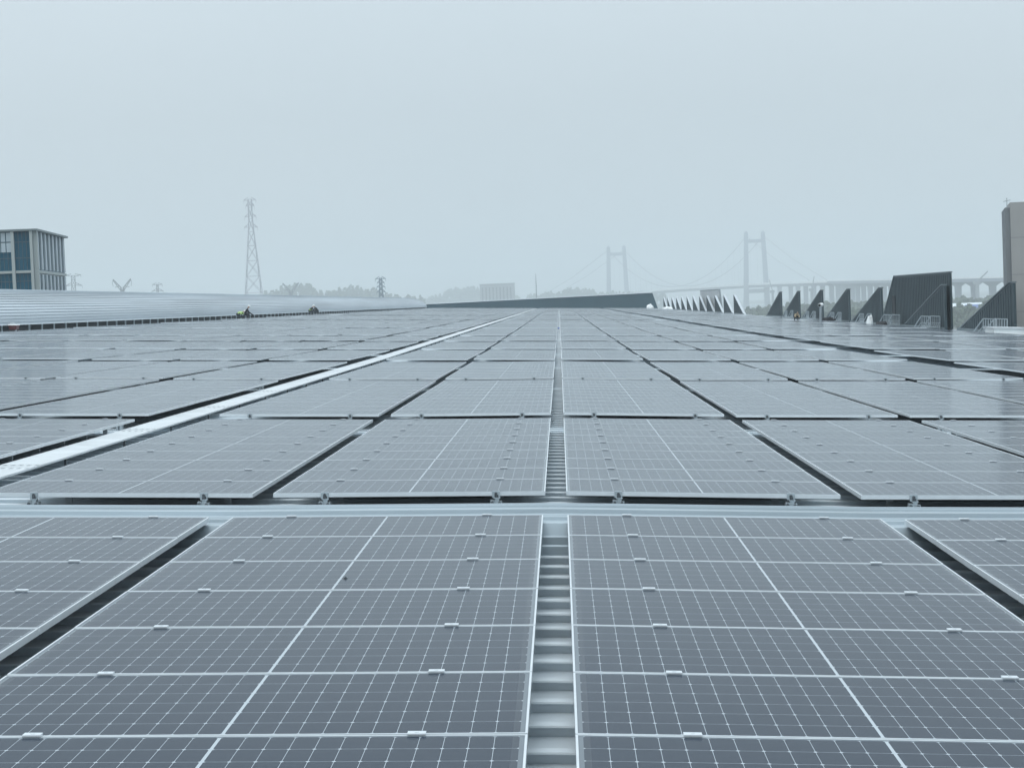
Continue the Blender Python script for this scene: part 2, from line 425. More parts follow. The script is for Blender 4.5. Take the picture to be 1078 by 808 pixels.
# walkway of pale plates left of the second column
ww = empty('roof_walkway', MA.copy())
tag(ww, 'narrow white metal walkway of perforated plates running between the panel columns on the left', 'walkway')
WX0, WX1 = -5.80, -5.39
def plate_mb(L=5.74):
    mb = MB()
    mb.box(WX0, WX1, .35, L - .35, -.012, 0); 
    for y0 in (0, L - .35):                         # slotted ends
        n = 5; w = (WX1 - WX0) / n
        for i in range(n):
            mb.box(WX0 + i * w, WX0 + i * w + w * .45, y0, y0 + .35, -.012, 0)
            mb.box(WX0 + i * w + w * .45, WX0 + (i + 1) * w, y0, y0 + .12, -.012, 0)
            mb.box(WX0 + i * w + w * .45, WX0 + (i + 1) * w, y0 + .22, y0 + .35, -.012, 0)
    mb.box(WX0 - .008, WX0, 0, L, -.02, .0); mb.box(WX1, WX1 + .008, 0, L, -.02, .0)
    for y in (L / 4, L * 3 / 4):
        for x in (WX0 + .05, WX1 - .05): mb.bar((x, y, -.13), (x, y, -.012), .025, 1)
    return mb
yy, pl, cnt = 8.0, None, 0
while yy < YF - 8:
    if pl is None: pl = plate_mb().build('plate', [M_white, M_bolt], ww); q = pl
    else: q = pl.copy(); COL.objects.link(q); q.parent = ww
    za, zb = zroof(-5.5, yy) + .118, zroof(-5.5, yy + 5.74) + .118
    q.matrix_basis = Matrix.Translation((0, yy, za)) @ Matrix.Rotation(math.atan2(zb - za, 5.74), 4, 'X')
    yy += 5.76; cnt += 1

# ------------------------------------------------------------------ barrel vault along the left edge
vr = empty('barrel_vault', MA.copy())
tag(vr, 'long low barrel vaulted metal roof with lengthwise seams along the left roof edge', 'vaulted roof')
ZB = -1.84; prof = []
NS = 18
def vp(t, off): 
    a, b = 5.6 + off, 2.2 + off
    return (XL - 5.6 + a * math.cos(t), ZB + .42 + b * math.sin(t))
for i in range(2 * NS):
    t0 = math.pi * i / (2 * NS); dt = math.pi / (2 * NS)
    prof += [vp(t0, 0), vp(t0 + dt * .45, .012), vp(t0 + dt * .86, 0), vp(t0 + dt * .87, .06), vp(t0 + dt * .97, .06), vp(t0 + dt * .99, 0)]
prof.append(vp(math.pi, 0))
mb = MB(); Y0, Y1 = -5., 478.
segs = [Y0 + (Y1 - Y0) * i / 40 for i in range(41)]
n = len(prof)
for yv in segs: mb.v += [(p[0], yv, p[1]) for p in prof]
for s_ in range(40):
    for i in range(n - 1):
        a = s_ * n + i; mb.f.append((a, a + n, a + n + 1, a + 1)); mb.m.append(0)
mb.build('vault_skin', M_vault, vr)
mb = MB()
for yv in (Y0, Y1):
    base = [(XL - 11.2, yv, ZB + .42)] ; 
    ring = [(p[0], yv, p[1]) for p in [vp(math.pi * i / 24, -.004) for i in range(25)]]
    mb.face(ring)
    mb.box(XL - 11.2, XL, yv - .05 if yv == Y0 else yv, yv if yv == Y0 else yv + .05, ZB, ZB + .42)
mb.build('end_wall', M_vaultend, vr)
MB().box(XL - .62, XL - .5, Y0, Y1, ZB - .3, ZB + .42).build('recess_shade', M_dark, vr)  # solid near-black wall; shade behind the posts is put into its colour
MB().box(XL - .1, XL + .09, Y0, Y1, ZB + .40, ZB + .46).build('eaves_trim', M_cap, vr)
pp = None; yy = 104.0
for i in range(99):
    if pp is None: pp = MB().box(-.045, .045, -.045, .045, ZB - .06, ZB + .40).build('post', M_steel, vr); q = pp
    else: q = pp.copy(); COL.objects.link(q); q.parent = vr
    q.matrix_basis = Matrix.Translation((XL - .02, yy, 0)); yy += 2.95
mb = MB()
while yy < Y1: mb.box(XL - .065, XL + .025, yy - .045, yy + .045, ZB - .06, ZB + .40); yy += 2.95
tag(mb.build('far_posts', M_steel, vr), kind='stuff')

# ------------------------------------------------------------------ far parapet wall
UP = MA.to_3x3().inverted() @ Vector((0, 0, 1))          # plumb, seen in the roof frame
def up(p, h): return Vector(p) + UP * h
pw = empty('parapet_wall', MA.copy())
tag(pw, 'long dark teal parapet wall closing the far end of the roof, taller to the right', 'wall')
mb = MB(); xl, xr = XL - 5, 23.4
def zt(x): return -1.02 + (2.10 + 1.02) * (x - xl) / (xr - xl)
mb.hexa([(xl, YF + .3, -2.2), (xr + 1.5, YF + .3, -2.2), (xr, YF + .3, zt(xr)), (xl, YF + .3, zt(xl))],
        [(xl, YF + .7, -2.2), (xr + 1.5, YF + .7, -2.2), (xr, YF + .7, zt(xr)), (xl, YF + .7, zt(xl))])
x = xl + .6
while x < xr:
    mb.box(x, x + .08, YF + .24, YF + .298, -2.0, zt(x) - .05); x += 1.2
mb.build('cladding', M_teal, pw)
mb = MB()
mb.hexa([(xl, YF + .15, zt(xl) + .01), (xr, YF + .15, zt(xr) + .01), (xr, YF + .85, zt(xr) + .01), (xl, YF + .85, zt(xl) + .01)],
        [(xl, YF + .15, zt(xl) + .2), (xr, YF + .15, zt(xr) + .2), (xr, YF + .85, zt(xr) + .2), (xl, YF + .85, zt(xl) + .2)])
mb.build('coping', M_cap, pw)

# ------------------------------------------------------------------ sawtooth fins along the right edge
def fin(Yp, L, H, label, mirror=False, X=XR, T=.14, plateau=.9, cat='parapet fin', name='parapet_fin', group=None, capmat=None, mats=None):
    """thin upright wall: plumb end at Yp (towards us unless mirrored), sloping top down to its toe L further on"""
    s = -1 if mirror else 1
    r = empty(name, MA.copy()); tag(r, label, cat, group)
    zb = zroof(X, Yp) - .25
    base = lambda y, x=X: Vector((x, y, zb))
    h = H + .25
    q = [base(Yp), up(base(Yp), h), up(base(Yp + s * plateau), h), base(Yp + s * L)]
    qo = [p + Vector((T, 0, 0)) for p in q]
    mb = MB()
    if mirror: mb.hexa(q, qo)
    else: mb.hexa(q[::-1], qo[::-1])
    nrib = int(L / .6)                                   # upright seams on the inner face
    for i in range(1, nrib):
        y = Yp + s * i * .6; d = i * .6
        hh = h if d < plateau else h * (L - d) / (L - plateau)
        if hh < .4: continue
        a = base(y) + Vector((-.025, 0, .1)); b = up(base(y), hh - .12) + Vector((-.025, 0, 0))
        mb.bar(a, b, .03)
    mb.build('cladding', mats or M_slate, r)
    mb = MB(); e = .05                                   # folded cap on plateau and slope
    def cap(a, b):
        a, b = Vector(a), Vector(b); x0, x1 = Vector((-e, 0, 0)), Vector((T + e, 0, 0))
        u = UP * .012; v = UP * .09
        f = [a + x0 + u, a + x1 + u, b + x1 + u, b + x0 + u]; g = [a + x0 + v, a + x1 + v, b + x1 + v, b + x0 + v]
        if s < 0: f, g = f[::-1], g[::-1]
        mb.hexa(f, g)
    cap(q[1], q[2]); cap(q[2], q[3])
    mb.build('cap', capmat or M_slate_edge, r)
    mb = MB(); y0, y1 = sorted((Yp + s * .1, Yp + s * (L - 1.2)))
    mb.box(X - .07, X - .032, y0, y1, zb + .1, zb + .47); mb.build('base_flashing', M_slate_edge, r)
    return r
GA, GB = 'dark sawtooth fins nearest on the right roof edge', 'dark and white sawtooth fins far along the right roof edge'
ya = [217.9, 201.5, 184., 167., 150.3]
nm = ['the gap before the bridge tower', None]
for i, yv in enumerate(ya):
    fin(yv, 17.3, 2.9, f'dark slate triangular fin, {ORD[4 - i]} beyond the tall screen wall towards the bridge' if i < 4 else
        'dark slate triangular fin standing directly behind the tall screen wall', group=GA)
fin(123.6, 16.6, 2.9, 'dark slate triangular fin standing in front of the tall screen wall', X=XR - .42, group=GA)
fin(106.7, 16.4, 2.9, 'large dark slate triangular fin running up to the concrete tower', group=GA)
fin(89.6, 16.4, 2.9, 'dark slate triangular fin cut off by the right edge, before the concrete tower', group=GA)
sw = fin(123.9, 27.2, 3.72, 'tall dark corrugated screen wall with a slanted end and a black doorway', plateau=20.4, X=XR, cat='screen wall', name='screen_wall')
mb = MB(); b0 = Vector((XR - .02, 144.6, zroof(XR, 144)))
mb.hexa([b0 + Vector((-.03, -.6, 0)), b0 + Vector((.01, -.6, 0)), b0 + Vector((.01, .6, 0)), b0 + Vector((-.03, .6, 0))],
        [up(b0 + Vector((-.03, -.6, 0)), 2.3), up(b0 + Vector((.01, -.6, 0)), 2.3), up(b0 + Vector((.01, .6, 0)), 2.3), up(b0 + Vector((-.03, .6, 0)), 2.3)])
mb.build('doorway', M_dark, sw)
yb = [277 + 16.95 * i for i in range(12)]
for i, yv in enumerate(yb):
    fin(yv, 16.4, 2.75, f'small dark fin with sky-bright sloping cap, {ORD[i]} beyond the gap towards the far wall', mirror=True, group=GB, capmat=M_fcap, T=.24)
fin(352., 46., 3.75, 'white screen wall rising above the small fins near the far parapet', mirror=True, plateau=42, X=XR + .75, cat='screen wall',
    name='screen_wall', capmat=M_slate_edge, mats=M_white)

# grey crossover stairs with handrails in front of the fins
def railing(yc, n, label, w=.62, h=.85):
    r = empty('access_stair', MA @ Matrix.Translation((XR - 1.25, yc, zroof(XR - 1, yc) + .06)))
    tag(r, label, 'stair', 'grey access stairs with railings beside the fins')
    L = n * w; fr = MB()
    for x in (0, .62):
        for i in range(n + 1): fr.bar((x, -L / 2 + i * w, 0), (x, -L / 2 + i * w, h), .045)
        fr.bar((x, -L / 2, h), (x, L / 2, h), .05); fr.bar((x, -L / 2, h * .5), (x, L / 2, h * .5), .035)
        for i in range(n): fr.bar((x, -L / 2 + i * w, .1), (x, -L / 2 + (i + 1) * w, h * .5), .025)
        fr.bar((x, L / 2, h), (x, L / 2 + 2.6, .05), .05); fr.bar((x, L / 2, h * .5), (x, L / 2 + 1.4, .05), .035)
    fr.build('railing', M_steel, r)
    st = MB(); st.box(-.02, .64, -L / 2, L / 2, .12, .16)
    for i in range(4): st.box(.02, .6, L / 2 + .25 + i * .5, L / 2 + .5 + i * .5, .10 - i * .025, .125 - i * .025)
    st.build('tread', M_steel, r)
    return r
railing(107.4, 5, 'grey metal access stair with railings at the foot of the concrete tower')
railing(126.0, 5, 'grey metal access stair with railings at the right end of the screen wall')
railing(140.6, 5, 'grey metal access stair with railings below the black doorway')
railing(152.5, 3, 'grey metal access stair with railings beside the bright white bundle')
railing(168.8, 3, 'grey metal access stair with railings left of the bright white bundle')
railing(185.6, 3, 'grey metal access stair with railings behind the camera pole')
railing(203.2, 3, 'grey metal access stair with railings behind the crouching person in black')

# ------------------------------------------------------------------ concrete tower at the right edge
tw = empty('concrete_tower', Matrix.Translation(A(25.86, 109.8, -1.8)) @ Matrix.Rotation(R(-11.3), 4, 'Z'))
tag(tw, 'tall plain grey concrete stair tower at the right edge of the roof', 'tower')
zg = -tw.matrix_basis.translation.z
MB().box(0, 9, 0, 9, zg, 7.40).build('tower_shaft', M_conc, tw)
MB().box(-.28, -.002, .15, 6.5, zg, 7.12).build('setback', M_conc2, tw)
mb = MB().bar((-.1, 2., 7.12), (-.1, 2., 7.75), .05); mb.bar((-.3, 2., 7.55), (.1, 2., 7.62), .04)
mb.build('antenna', M_steel, tw)
mb = MB()
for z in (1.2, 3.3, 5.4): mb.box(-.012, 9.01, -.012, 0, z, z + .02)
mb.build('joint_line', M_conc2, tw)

# ------------------------------------------------------------------ small things on the roof
def on_roof(x, y, dz=0.0, rz=0): return MA @ Matrix.Translation((x, y, zpan(x, y) + dz)) @ Matrix.Rotation(rz, 4, 'Z')
M_red = mat('red_plastic', (.09, .022, .022), .5); M_tan = mat('tan_cloth', (.50, .40, .27), .85, 0, .2, 12)
M_black = mat('black_cloth', (.012, .013, .016), .9, 0, .2, 12); M_hi = mat('lime_vest', (.45, .62, .22), .8, 0, .1, 12)
M_skin = mat('skin', (.42, .27, .2), .6); M_helm = mat('white_helmet', (.82, .84, .84), .35); M_navy = mat('dark_trousers', (.02, .03, .035), .9)
M_blue = mat('blue_cloth', (.10, .16, .40), .8)

t = empty('storage_box', on_roof(XL + .5, 113.6)); tag(t, 'small red box with a white lid against the vault', 'box')
MB().hexa([(-.2, -.3, 0), (.2, -.3, 0), (.2, .3, 0), (-.2, .3, 0)], [(-.24, -.34, .26), (.24, -.34, .26), (.24, .34, .26), (-.24, .34, .26)]).build('body', M_red, t)
mb = MB().hexa([(-.27, -.37, .262), (.27, -.37, .262), (.27, .37, .262), (-.27, .37, .262)], [(-.24, -.34, .32), (.24, -.34, .32), (.24, .34, .32), (-.24, .34, .32)])
mb.tube([(-.12, -.36, .32), (-.12, -.36, .38), (.12, -.36, .38), (.12, -.36, .32)], .025); mb.build('lid', M_helm, t)

t = empty('camera_pole', MA @ Matrix.Translation((20.3, 149.5, zroof(20.3, 149.5)))); tag(t, 'slim grey pole with a white camera head standing on the roof', 'pole')
MB().bar((0, 0, 0), (0, 0, 1.5), .13, n=8).build('post', M_steel, t)
mb = MB().bar((-.1, -.12, 1.58), (.12, .25, 1.62), .22, n=8); mb.box(-.05, .05, -.05, .05, 1.48, 1.6); mb.build('camera_head', M_helm, t)
MB().bar((-.13, -.16, 1.575), (-.1, -.121, 1.579), .16, n=8).build('lens', M_black, t)

def bundle(x, y, sx, sy, sz, m, label, cat, name, seed):
    rn = random.Random(seed); bm = bmesh.new(); bmesh.ops.create_icosphere(bm, subdivisions=3, radius=1)
    for v in bm.verts:
        k = 1 + .22 * math.sin(v.co.x * 4 + seed) * math.cos(v.co.y * 5 + seed) + rn.uniform(-.05, .05)
        v.co = Vector((v.co.x * sx * k, v.co.y * sy * k, max(-.03, v.co.z * sz * k)))
    me = bpy.data.meshes.new(name); bm.to_mesh(me); bm.free(); me.materials.append(m)
    o = bpy.data.objects.new(name, me); COL.objects.link(o); o.matrix_basis = on_roof(x, y)
    return tag(o, label, cat)
bundle(20.8, 440, .8, .8, .95, M_helm, 'lone white tarpaulin heap in front of the dark far wall', 'tarpaulin', 'tarpaulin_heap', 1)
bundle(22.6, 400, 1.0, 1.2, .55, M_helm, 'low white tarpaulin heap below the small far fins', 'tarpaulin', 'tarpaulin_heap', 2)
bundle(23.6, 146.3, .24, .3, .62, M_helm, 'bright white bundle on the roof between two access stairs', 'bundle', 'white_bundle', 3)
bundle(23.9, 141.8, .5, 1.6, .2, M_black, 'low black sheet lying beside the bright white bundle', 'sheet', 'black_sheet', 4)
bundle(23.6, 168.2, .55, .8, .3, M_black, 'flat black bag lying before the fin behind the camera pole', 'bag', 'black_bag', 5)
t = empty('white_plinth', on_roof(24.25, 104.6)); tag(t, 'low white plinth on the roof before the concrete tower', 'plinth')
MB().box(-.9, .75, -1.1, 1.1, -.1, .22).build('block', M_helm, t); MB().box(-1.0, .85, -1.2, 1.2, .22, .28).build('slab', M_white, t)
bundle(-.03, 118, .06, 1.6, .05, M_blue, 'blue cloth strip lying far down the central aisle', 'cloth', 'blue_cloth', 6)

# ------------------------------------------------------------------ people at work
def skin_mesh(name, pts, edges, rad, m, parent, sub=1, root=0):
    me = bpy.data.meshes.new(name); me.from_pydata(pts, edges, []); me.update()
    o = bpy.data.objects.new(name, me); COL.objects.link(o)
    md = o.modifiers.new('s', 'SKIN'); sv = me.skin_vertices[0].data
    for i, r in enumerate(rad): sv[i].radius = (r, r)
    sv[root].use_root = True
    o.modifiers.new('u', 'SUBSURF').levels = sub; o.modifiers['u'].render_levels = sub
    dg = bpy.context.evaluated_depsgraph_get(); nm = bpy.data.meshes.new_from_object(o.evaluated_get(dg))
    o.modifiers.clear(); o.data = nm; nm.name = name
    nm.materials.clear()
    for x in (m if isinstance(m, list) else [m]): nm.materials.append(x)
    for p in nm.polygons: p.use_smooth = True
    o.parent = parent
    return o
def person(x, y, rz, label, lean, top, trousers, hat, sc=1.0, vest=None):
    """crouching worker facing local -Y, knees bent, arms reaching down; lean 0..1 bends the back forward"""
    r = empty('person', on_roof(x, y, 0, rz) @ Matrix.Scale(sc, 4)); tag(r, label, 'person')
    a = lean * R(75); hip = Vector((0, .12, .36))
    def spine(d): return hip + Vector((0, -math.sin(a) * d, math.cos(a) * d))
    P = [hip, spine(.26), spine(.46), spine(.56), spine(.70) + Vector((0, -.03, 0)), spine(.80) + Vector((0, -.05, 0))]
    E = [(0, 1), (1, 2), (2, 3), (3, 4), (4, 5)]; rad = [.135, .135, .145, .06, .085, .075]
    for s in (-1, 1):
        sh = spine(.47) + Vector((s * .17, 0, 0)); el = sh + Vector((s * .07, -.12, -.24)); hd = Vector((s * .14, -.62, max(.10, el.z - .26))) ; wr = el.lerp(hd, .85)
        i = len(P); P += [sh, el, wr, hd, hd + Vector((-s * .02, -.06, -.05))]; E += [(2, i), (i, i + 1), (i + 1, i + 2), (i + 2, i + 3), (i + 3, i + 4)]; rad += [.07, .052, .036, .042, .02]
        kn = Vector((s * .19, -.30, .46 if s > 0 else .30)); an = Vector((s * .16, -.02 if s < 0 else -.14, .08)); to = an + Vector((s * .03, -.18, -.045))
        hp = hip + Vector((s * .1, 0, -.02)); i = len(P); P += [hp, kn, an, to]; E += [(0, i), (i, i + 1), (i + 1, i + 2), (i + 2, i + 3)]; rad += [.11, .075, .05, .035]
    body = skin_mesh('body', P, E, rad, [trousers, M_skin, top], r)
    hc = (P[4] + P[5]) / 2
    hands = [P[i] for i in (9, 18)] if len(P) > 18 else []
    for p in body.data.polygons:
        c = p.center
        if (c - hc).length < .17: p.material_index = 1
        elif any((c - h).length < .09 for h in hands): p.material_index = 0
        elif c.z > hip.z + .12 or (c.y < -.2 and abs(c.x) < .32 and c.z > .36 and (c - hip).length > .45): p.material_index = 2
    if vest:
        skin_mesh('vest', [hip + Vector((0, 0, .04)), spine(.24), spine(.48)], [(0, 1), (1, 2)], [.155, .158, .175], vest, r)
    if hat:
        mb = MB(); u = (spine(1) - hip).normalized()
        q = Vector((0, 0, 1)).rotation_difference((u + Vector((0, 0, 1))).normalized()).to_matrix().to_4x4(); q.translation = hc + u * .035
        rings = [(.125, 0), (.12, .05), (.095, .095), (.05, .12)]
        for (r0, z0), (r1, z1) in zip(rings, rings[1:]):
            for k in range(12):
                t0, t1 = 2 * math.pi * k / 12, 2 * math.pi * (k + 1) / 12
                mb.face([q @ Vector((r0 * math.cos(t0), r0 * math.sin(t0), z0)), q @ Vector((r0 * math.cos(t1), r0 * math.sin(t1), z0)),
                         q @ Vector((r1 * math.cos(t1), r1 * math.sin(t1), z1)), q @ Vector((r1 * math.cos(t0), r1 * math.sin(t0), z1))])
        mb.face([q @ Vector((.05 * math.cos(2 * math.pi * k / 12), .05 * math.sin(2 * math.pi * k / 12), .12)) for k in range(12)])
        mb.face([q @ Vector((.15 * math.cos(2 * math.pi * k / 12), .15 * math.sin(2 * math.pi * k / 12) - .02, .0)) for k in range(12)])
        mb.build('helmet', hat, r)
    return r
person(-31.95, 190.5, R(70), 'crouching person in a lime vest bending over, beside a person in black', .95, M_hi, M_navy, M_helm, 1.1, M_hi)
person(-31.1, 190.0, R(110), 'crouching person in black clothes and white helmet beside the lime vest worker', .35, M_black, M_black, M_helm, 1.1)
person(-32.2, 247.5, R(60), 'small crouching person in dark clothes and white helmet, left of another person', .6, M_black, M_navy, M_helm, 1.1, M_hi)
person(-31.3, 247.2, R(-60), 'small crouching person with pale helmet far along the vault, right of another', .5, M_black, M_navy, M_helm, 1.1)
person(20.6, 167.6, R(15), 'crouching person in black trousers and tan top before the second fin', .7, M_tan, M_black, None, .85, M_tan)

# ------------------------------------------------------------------ ground, river, hills
M_ground = mat('ground', (.13, .14, .12), .95, 0, .35, .004)
M_water = mat('river_water', (.10, .13, .14), .18, 0, .1, .01)
M_hill = mat('wooded_hill', (.05, .075, .045), .95, 0, .3, .03)
g = MB().face([(-4500, -900, 0), (4500, -900, 0), (4500, 7500, 0), (-4500, 7500, 0)]).build('ground', M_ground); tag(g, kind='structure')
w = MB().face([(100, 3500, .05), (2600, 2750, .05), (3900, 3900, .05), (900, 4560, .05), (-1500, 6800, .05), (-3000, 6800, .05)]).build('river', M_water); tag(w, kind='structure')
def leaf_mass(mb, c, rx, ry, rz, n, size, rn):
    for _ in range(n):
        u, th = rn.uniform(-1, 1), rn.uniform(0, 2 * math.pi); k = rn.uniform(.55, 1.0) ** .6; s = math.sqrt(1 - u * u)
        p = Vector(c) + Vector((rx * s * math.cos(th) * k, ry * s * math.sin(th) * k, rz * u * k))
        a = Vector((rn.gauss(0, 1), rn.gauss(0, 1), rn.gauss(0, 1))).normalized(); b = a.orthogonal().normalized(); d = a.cross(b)
        z = size * rn.uniform(.6, 1.3)
        mb.face([p + b * z, p + d * z * .8, p - b * z * .9, p - d * z * .7], rn.choice((0, 0, 1)))
M_leaf = mat('leaf_dark', (.045, .072, .036), .9, 0, .3, .2); M_leaf2 = mat('leaf_light', (.075, .11, .05), .9, 0, .3, .2); M_bark = mat('bark', (.09, .07, .055), .9)
def wood(name, label, spots, seed, size=2.0, dens=1.0):
    """a far-off wood: trunks and crowns of many trees that read as one mass"""
    rn = random.Random(seed); mb = MB()
    for (x, y, z, h, r) in spots:
        mb.bar((x, y, z - 2), (x, y, z + h * .6), r * .12, 2, r * .05)
        for q in range(3):
            dx, dy = rn.uniform(-.5, .5) * r, rn.uniform(-.5, .5) * r
            leaf_mass(mb, (x + dx, y + dy, z + h * (.42 + .16 * q)), r * (.95 - .2 * q), r * (.95 - .2 * q), h * .27, int(48 * dens), size, rn)
    o = mb.build(name, [M_leaf, M_leaf2, M_bark]); tag(o, label, 'wood', None, 'stuff'); return o
def hill(pts):      # pts: (px, D, halfwidth, height)
    mb = MB(); 
    for (px, D, hw, hh) in pts:
        c = at(px, D); n = 20; base = len(mb.v)
        for i in range(5):
            f = i / 4; rr = 1 - f; zz = hh * (1 - rr * rr)
            mb.v += [(c.x + hw * rr * math.cos(2 * math.pi * k / n), c.y + hw * 1.2 * rr * math.sin(2 * math.pi * k / n), zz - .3) for k in range(n)]
        for i in range(4):
            for k in range(n):
                mb.f.append((base + i * n + k, base + i * n + (k + 1) % n, base + (i + 1) * n + (k + 1) % n, base + (i + 1) * n + k)); mb.m.append(0)
    return mb
def line_spots(ctrl, D, dd, step, seed, hfun=None, z0=0.0):
    """ctrl: (px, tree-top height above the eye); spots along that skyline, on ground of height set so trees are natural"""
    rn = random.Random(seed); sp = []
    p = ctrl[0][0]
    while p < ctrl[-1][0]:
        top = lerp(p, ctrl) + HC + rn.uniform(-3.5, 1.0)
        c = at(p, D + rn.uniform(-dd, dd)); h = min(18 if D < 3000 else 26, top) * rn.uniform(.85, 1.0)
        sp.append((c.x, c.y, max(0, top - h), h, rn.uniform(3.5, 5.5) * (1.6 if D > 3000 else 1)))
        sp.append((c.x + rn.uniform(-5, 5), c.y - 14, max(0, top - h - 8), h * .9, rn.uniform(3.5, 5.5) * (1.6 if D > 3000 else 1)))
        p += step
    return sp
D1 = 3400
hz = lambda px: VY + (VX - px) * RHO                      # image row of eye level
def tops(rows, D): return [(px, (hz(px) - y) / F * D) for px, y in rows]
r1 = tops([(282, 305), (292, 303), (302, 299), (318, 297), (330, 299), (338, 303), (343, 305), (347, 302), (352, 306), (356, 302), (366, 300), (390, 302), (400, 304), (405, 307), (412, 309), (430, 310), (446, 312)], D1)
s1 = line_spots(r1, D1, 40, 5.2, 11)
hl = MB()
def hill_under(sp, D, name):
    """one smooth ridge of ground under the trees"""
    mb = MB(); sp = sorted(sp[::2], key=lambda q: q[0]); prof = [(sp[0][0] - 60, 0)] + [(q[0], max(0, q[2] - 1)) for q in sp] + [(sp[-1][0] + 60, 0)]
    yv = sp[0][1]; rows = []
    for dy, k in ((-160, 0), (-90, .35), (-45, .72), (0, 1), (60, .9), (140, .5), (240, 0)):
        rows.append(len(mb.v)); mb.v += [(x, yv + dy, z * k - .5) for x, z in prof]
    n = len(prof)
    for a, b in zip(rows, rows[1:]):
        for i in range(n - 1): mb.f.append((a + i, a + i + 1, b + i + 1, b + i)); mb.m.append(0)
    o = mb.build(name, M_hill, smooth=True); tag(o, kind='structure'); return o
hill_under(s1, D1, 'hill')
wood('wood', 'hazy blue wood on a hill beyond the vault, left of the far wall', s1, 21, 2.6)
D2 = 5000
r2 = tops([(448, 313), (462, 308), (472, 304), (486, 301), (500, 300), (512, 303), (520, 305), (545, 311)], D2); s2 = line_spots(r2, D2, 40, 4.0, 12); hill_under(s2, D2, 'hill')
wood('wood', 'faint wood in front of the hazy distant block', s2, 22, 2.6)
D3 = 4400
r3 = tops([(556, 309), (562, 307), (568, 310), (575, 306), (585, 307), (597, 303), (612, 302), (622, 303), (628, 306), (645, 306), (700, 308)], D3); s3 = line_spots(r3, D3, 40, 4.2, 13); hill_under(s3, D3, 'hill')
wood('wood', 'faint wood between the thin mast and the left bridge tower', s3, 23, 2.4)
D4 = 1750
r4 = tops([(770, 328), (800, 322), (820, 321), (840, 318), (870, 317), (900, 318), (940, 314), (1000, 312), (1030, 313), (1060, 311), (1120, 312)], D4); s4 = line_spots(r4, D4, 70, 3.6, 14)
wood('wood', 'hazy teal trees below the viaduct, behind the fins', s4, 24)
D5 = 1230
rn = random.Random(5)
r5 = tops([(760, 336), (800, 331), (830, 328), (860, 327), (900, 326), (950, 324), (1003, 321), (1025, 320), (1045, 317), (1110, 318)], D5); s5 = line_spots(r5, D5, 70, 3.4, 15)
wood('wood', 'dark green trees showing low between the fins and the screen wall', s5, 25, 1.6)

# ------------------------------------------------------------------ suspension bridge and viaduct
M_bridge = mat('bridge_concrete', (.22, .25, .31), .8, 0, .05, .02); M_deck = mat('bridge_deck', (.85, .86, .87), .7, 0, .05, .02)
M_gird = mat('bridge_girder', (.08, .10, .14), .8)
M_cable = mat('bridge_cable', (.16, .18, .21), .6)
br = empty('suspension_bridge', Matrix.Identity(4)); tag(br, 'hazy suspension bridge with two portal towers in the distance', 'bridge')
T1, T2 = at(650.5, 4580), at(796, 4000)
ax = (T2 - T1).normalized(); nv = Vector((-ax.y, ax.x)); nv = nv if nv.x > 0 else -nv
zd1, zd2 = HC + 12.5, HC + 19.5
def V3(p, z): return Vector((p.x, p.y, z))
def tower(c, ztop, hw_b, hw_t, w):
    mb = MB()
    for s in (-1, 1):
        a, b = V3(c + Vector((s * hw_b, 0)), 0), V3(c + Vector((s * hw_t, 0)), ztop - 5)
        mb.bar(a, b, w * 1.35, 0, w)
        mb.bar(b, b + Vector((0, 0, 4)), w, 0, w * .95); mb.bar(b + Vector((0, 0, 4)), b + Vector((0, 0, 7.5)), w * .95, 0, w * .25)
    zc = ztop - 22; k = hw_t + 1
    mb.box(c.x - k, c.x + k, c.y - 3, c.y + 3, zc, zc + 7)
    mb.box(c.x - hw_b, c.x + hw_b, c.y - 3, c.y + 3, HC + 1, HC + 9)
    return mb.build('tower', M_bridge, br)
tower(T1, HC + 125, 22.5, 18.5, 8.5); tower(T2, HC + 127, 22, 17.5, 8)
path = [V3(T1 - ax * 900, HC + 6), V3(T1 - ax * 400, HC + 9.5), V3(T1, zd1), V3(T1.lerp(T2, .5), HC + 18), V3(T2, zd2)]
for px, D, dz in ((830, 3750, 18.5), (880, 3200, 15.5)): path.append(V3(at(px, D), HC + dz))
def ribbon(mb, pts, w, th, m=0):
    pts = [Vector(p) for p in pts]; L, Rr = [], []
    for i, p in enumerate(pts):
        d = (pts[min(i + 1, len(pts) - 1)] - pts[max(i - 1, 0)]); n = Vector((-d.y, d.x, 0)).normalized() * w / 2
        L.append(p + n); Rr.append(p - n)
    dz = Vector((0, 0, -th))
    for i in range(len(pts) - 1):
        mb.hexa([L[i] + dz, L[i + 1] + dz, Rr[i + 1] + dz, Rr[i] + dz][::-1], [L[i], L[i + 1], Rr[i + 1], Rr[i]][::-1], m)
    return mb
ribbon(MB(), path, 34, 2.6).build('deck', M_deck, br)
ribbon(MB(), [p - Vector((0, 0, 2.62)) for p in path], 30, 4.6).build('girder', M_gird, br)
mb = MB(); ribbon(mb, [p + nv.to_3d() * 16.6 + Vector((0, 0, 1.6)) for p in path], .5, 1.5); ribbon(mb, [p - nv.to_3d() * 16.6 + Vector((0, 0, 1.6)) for p in path], .5, 1.5)
mb.build('railing', M_deck, br)
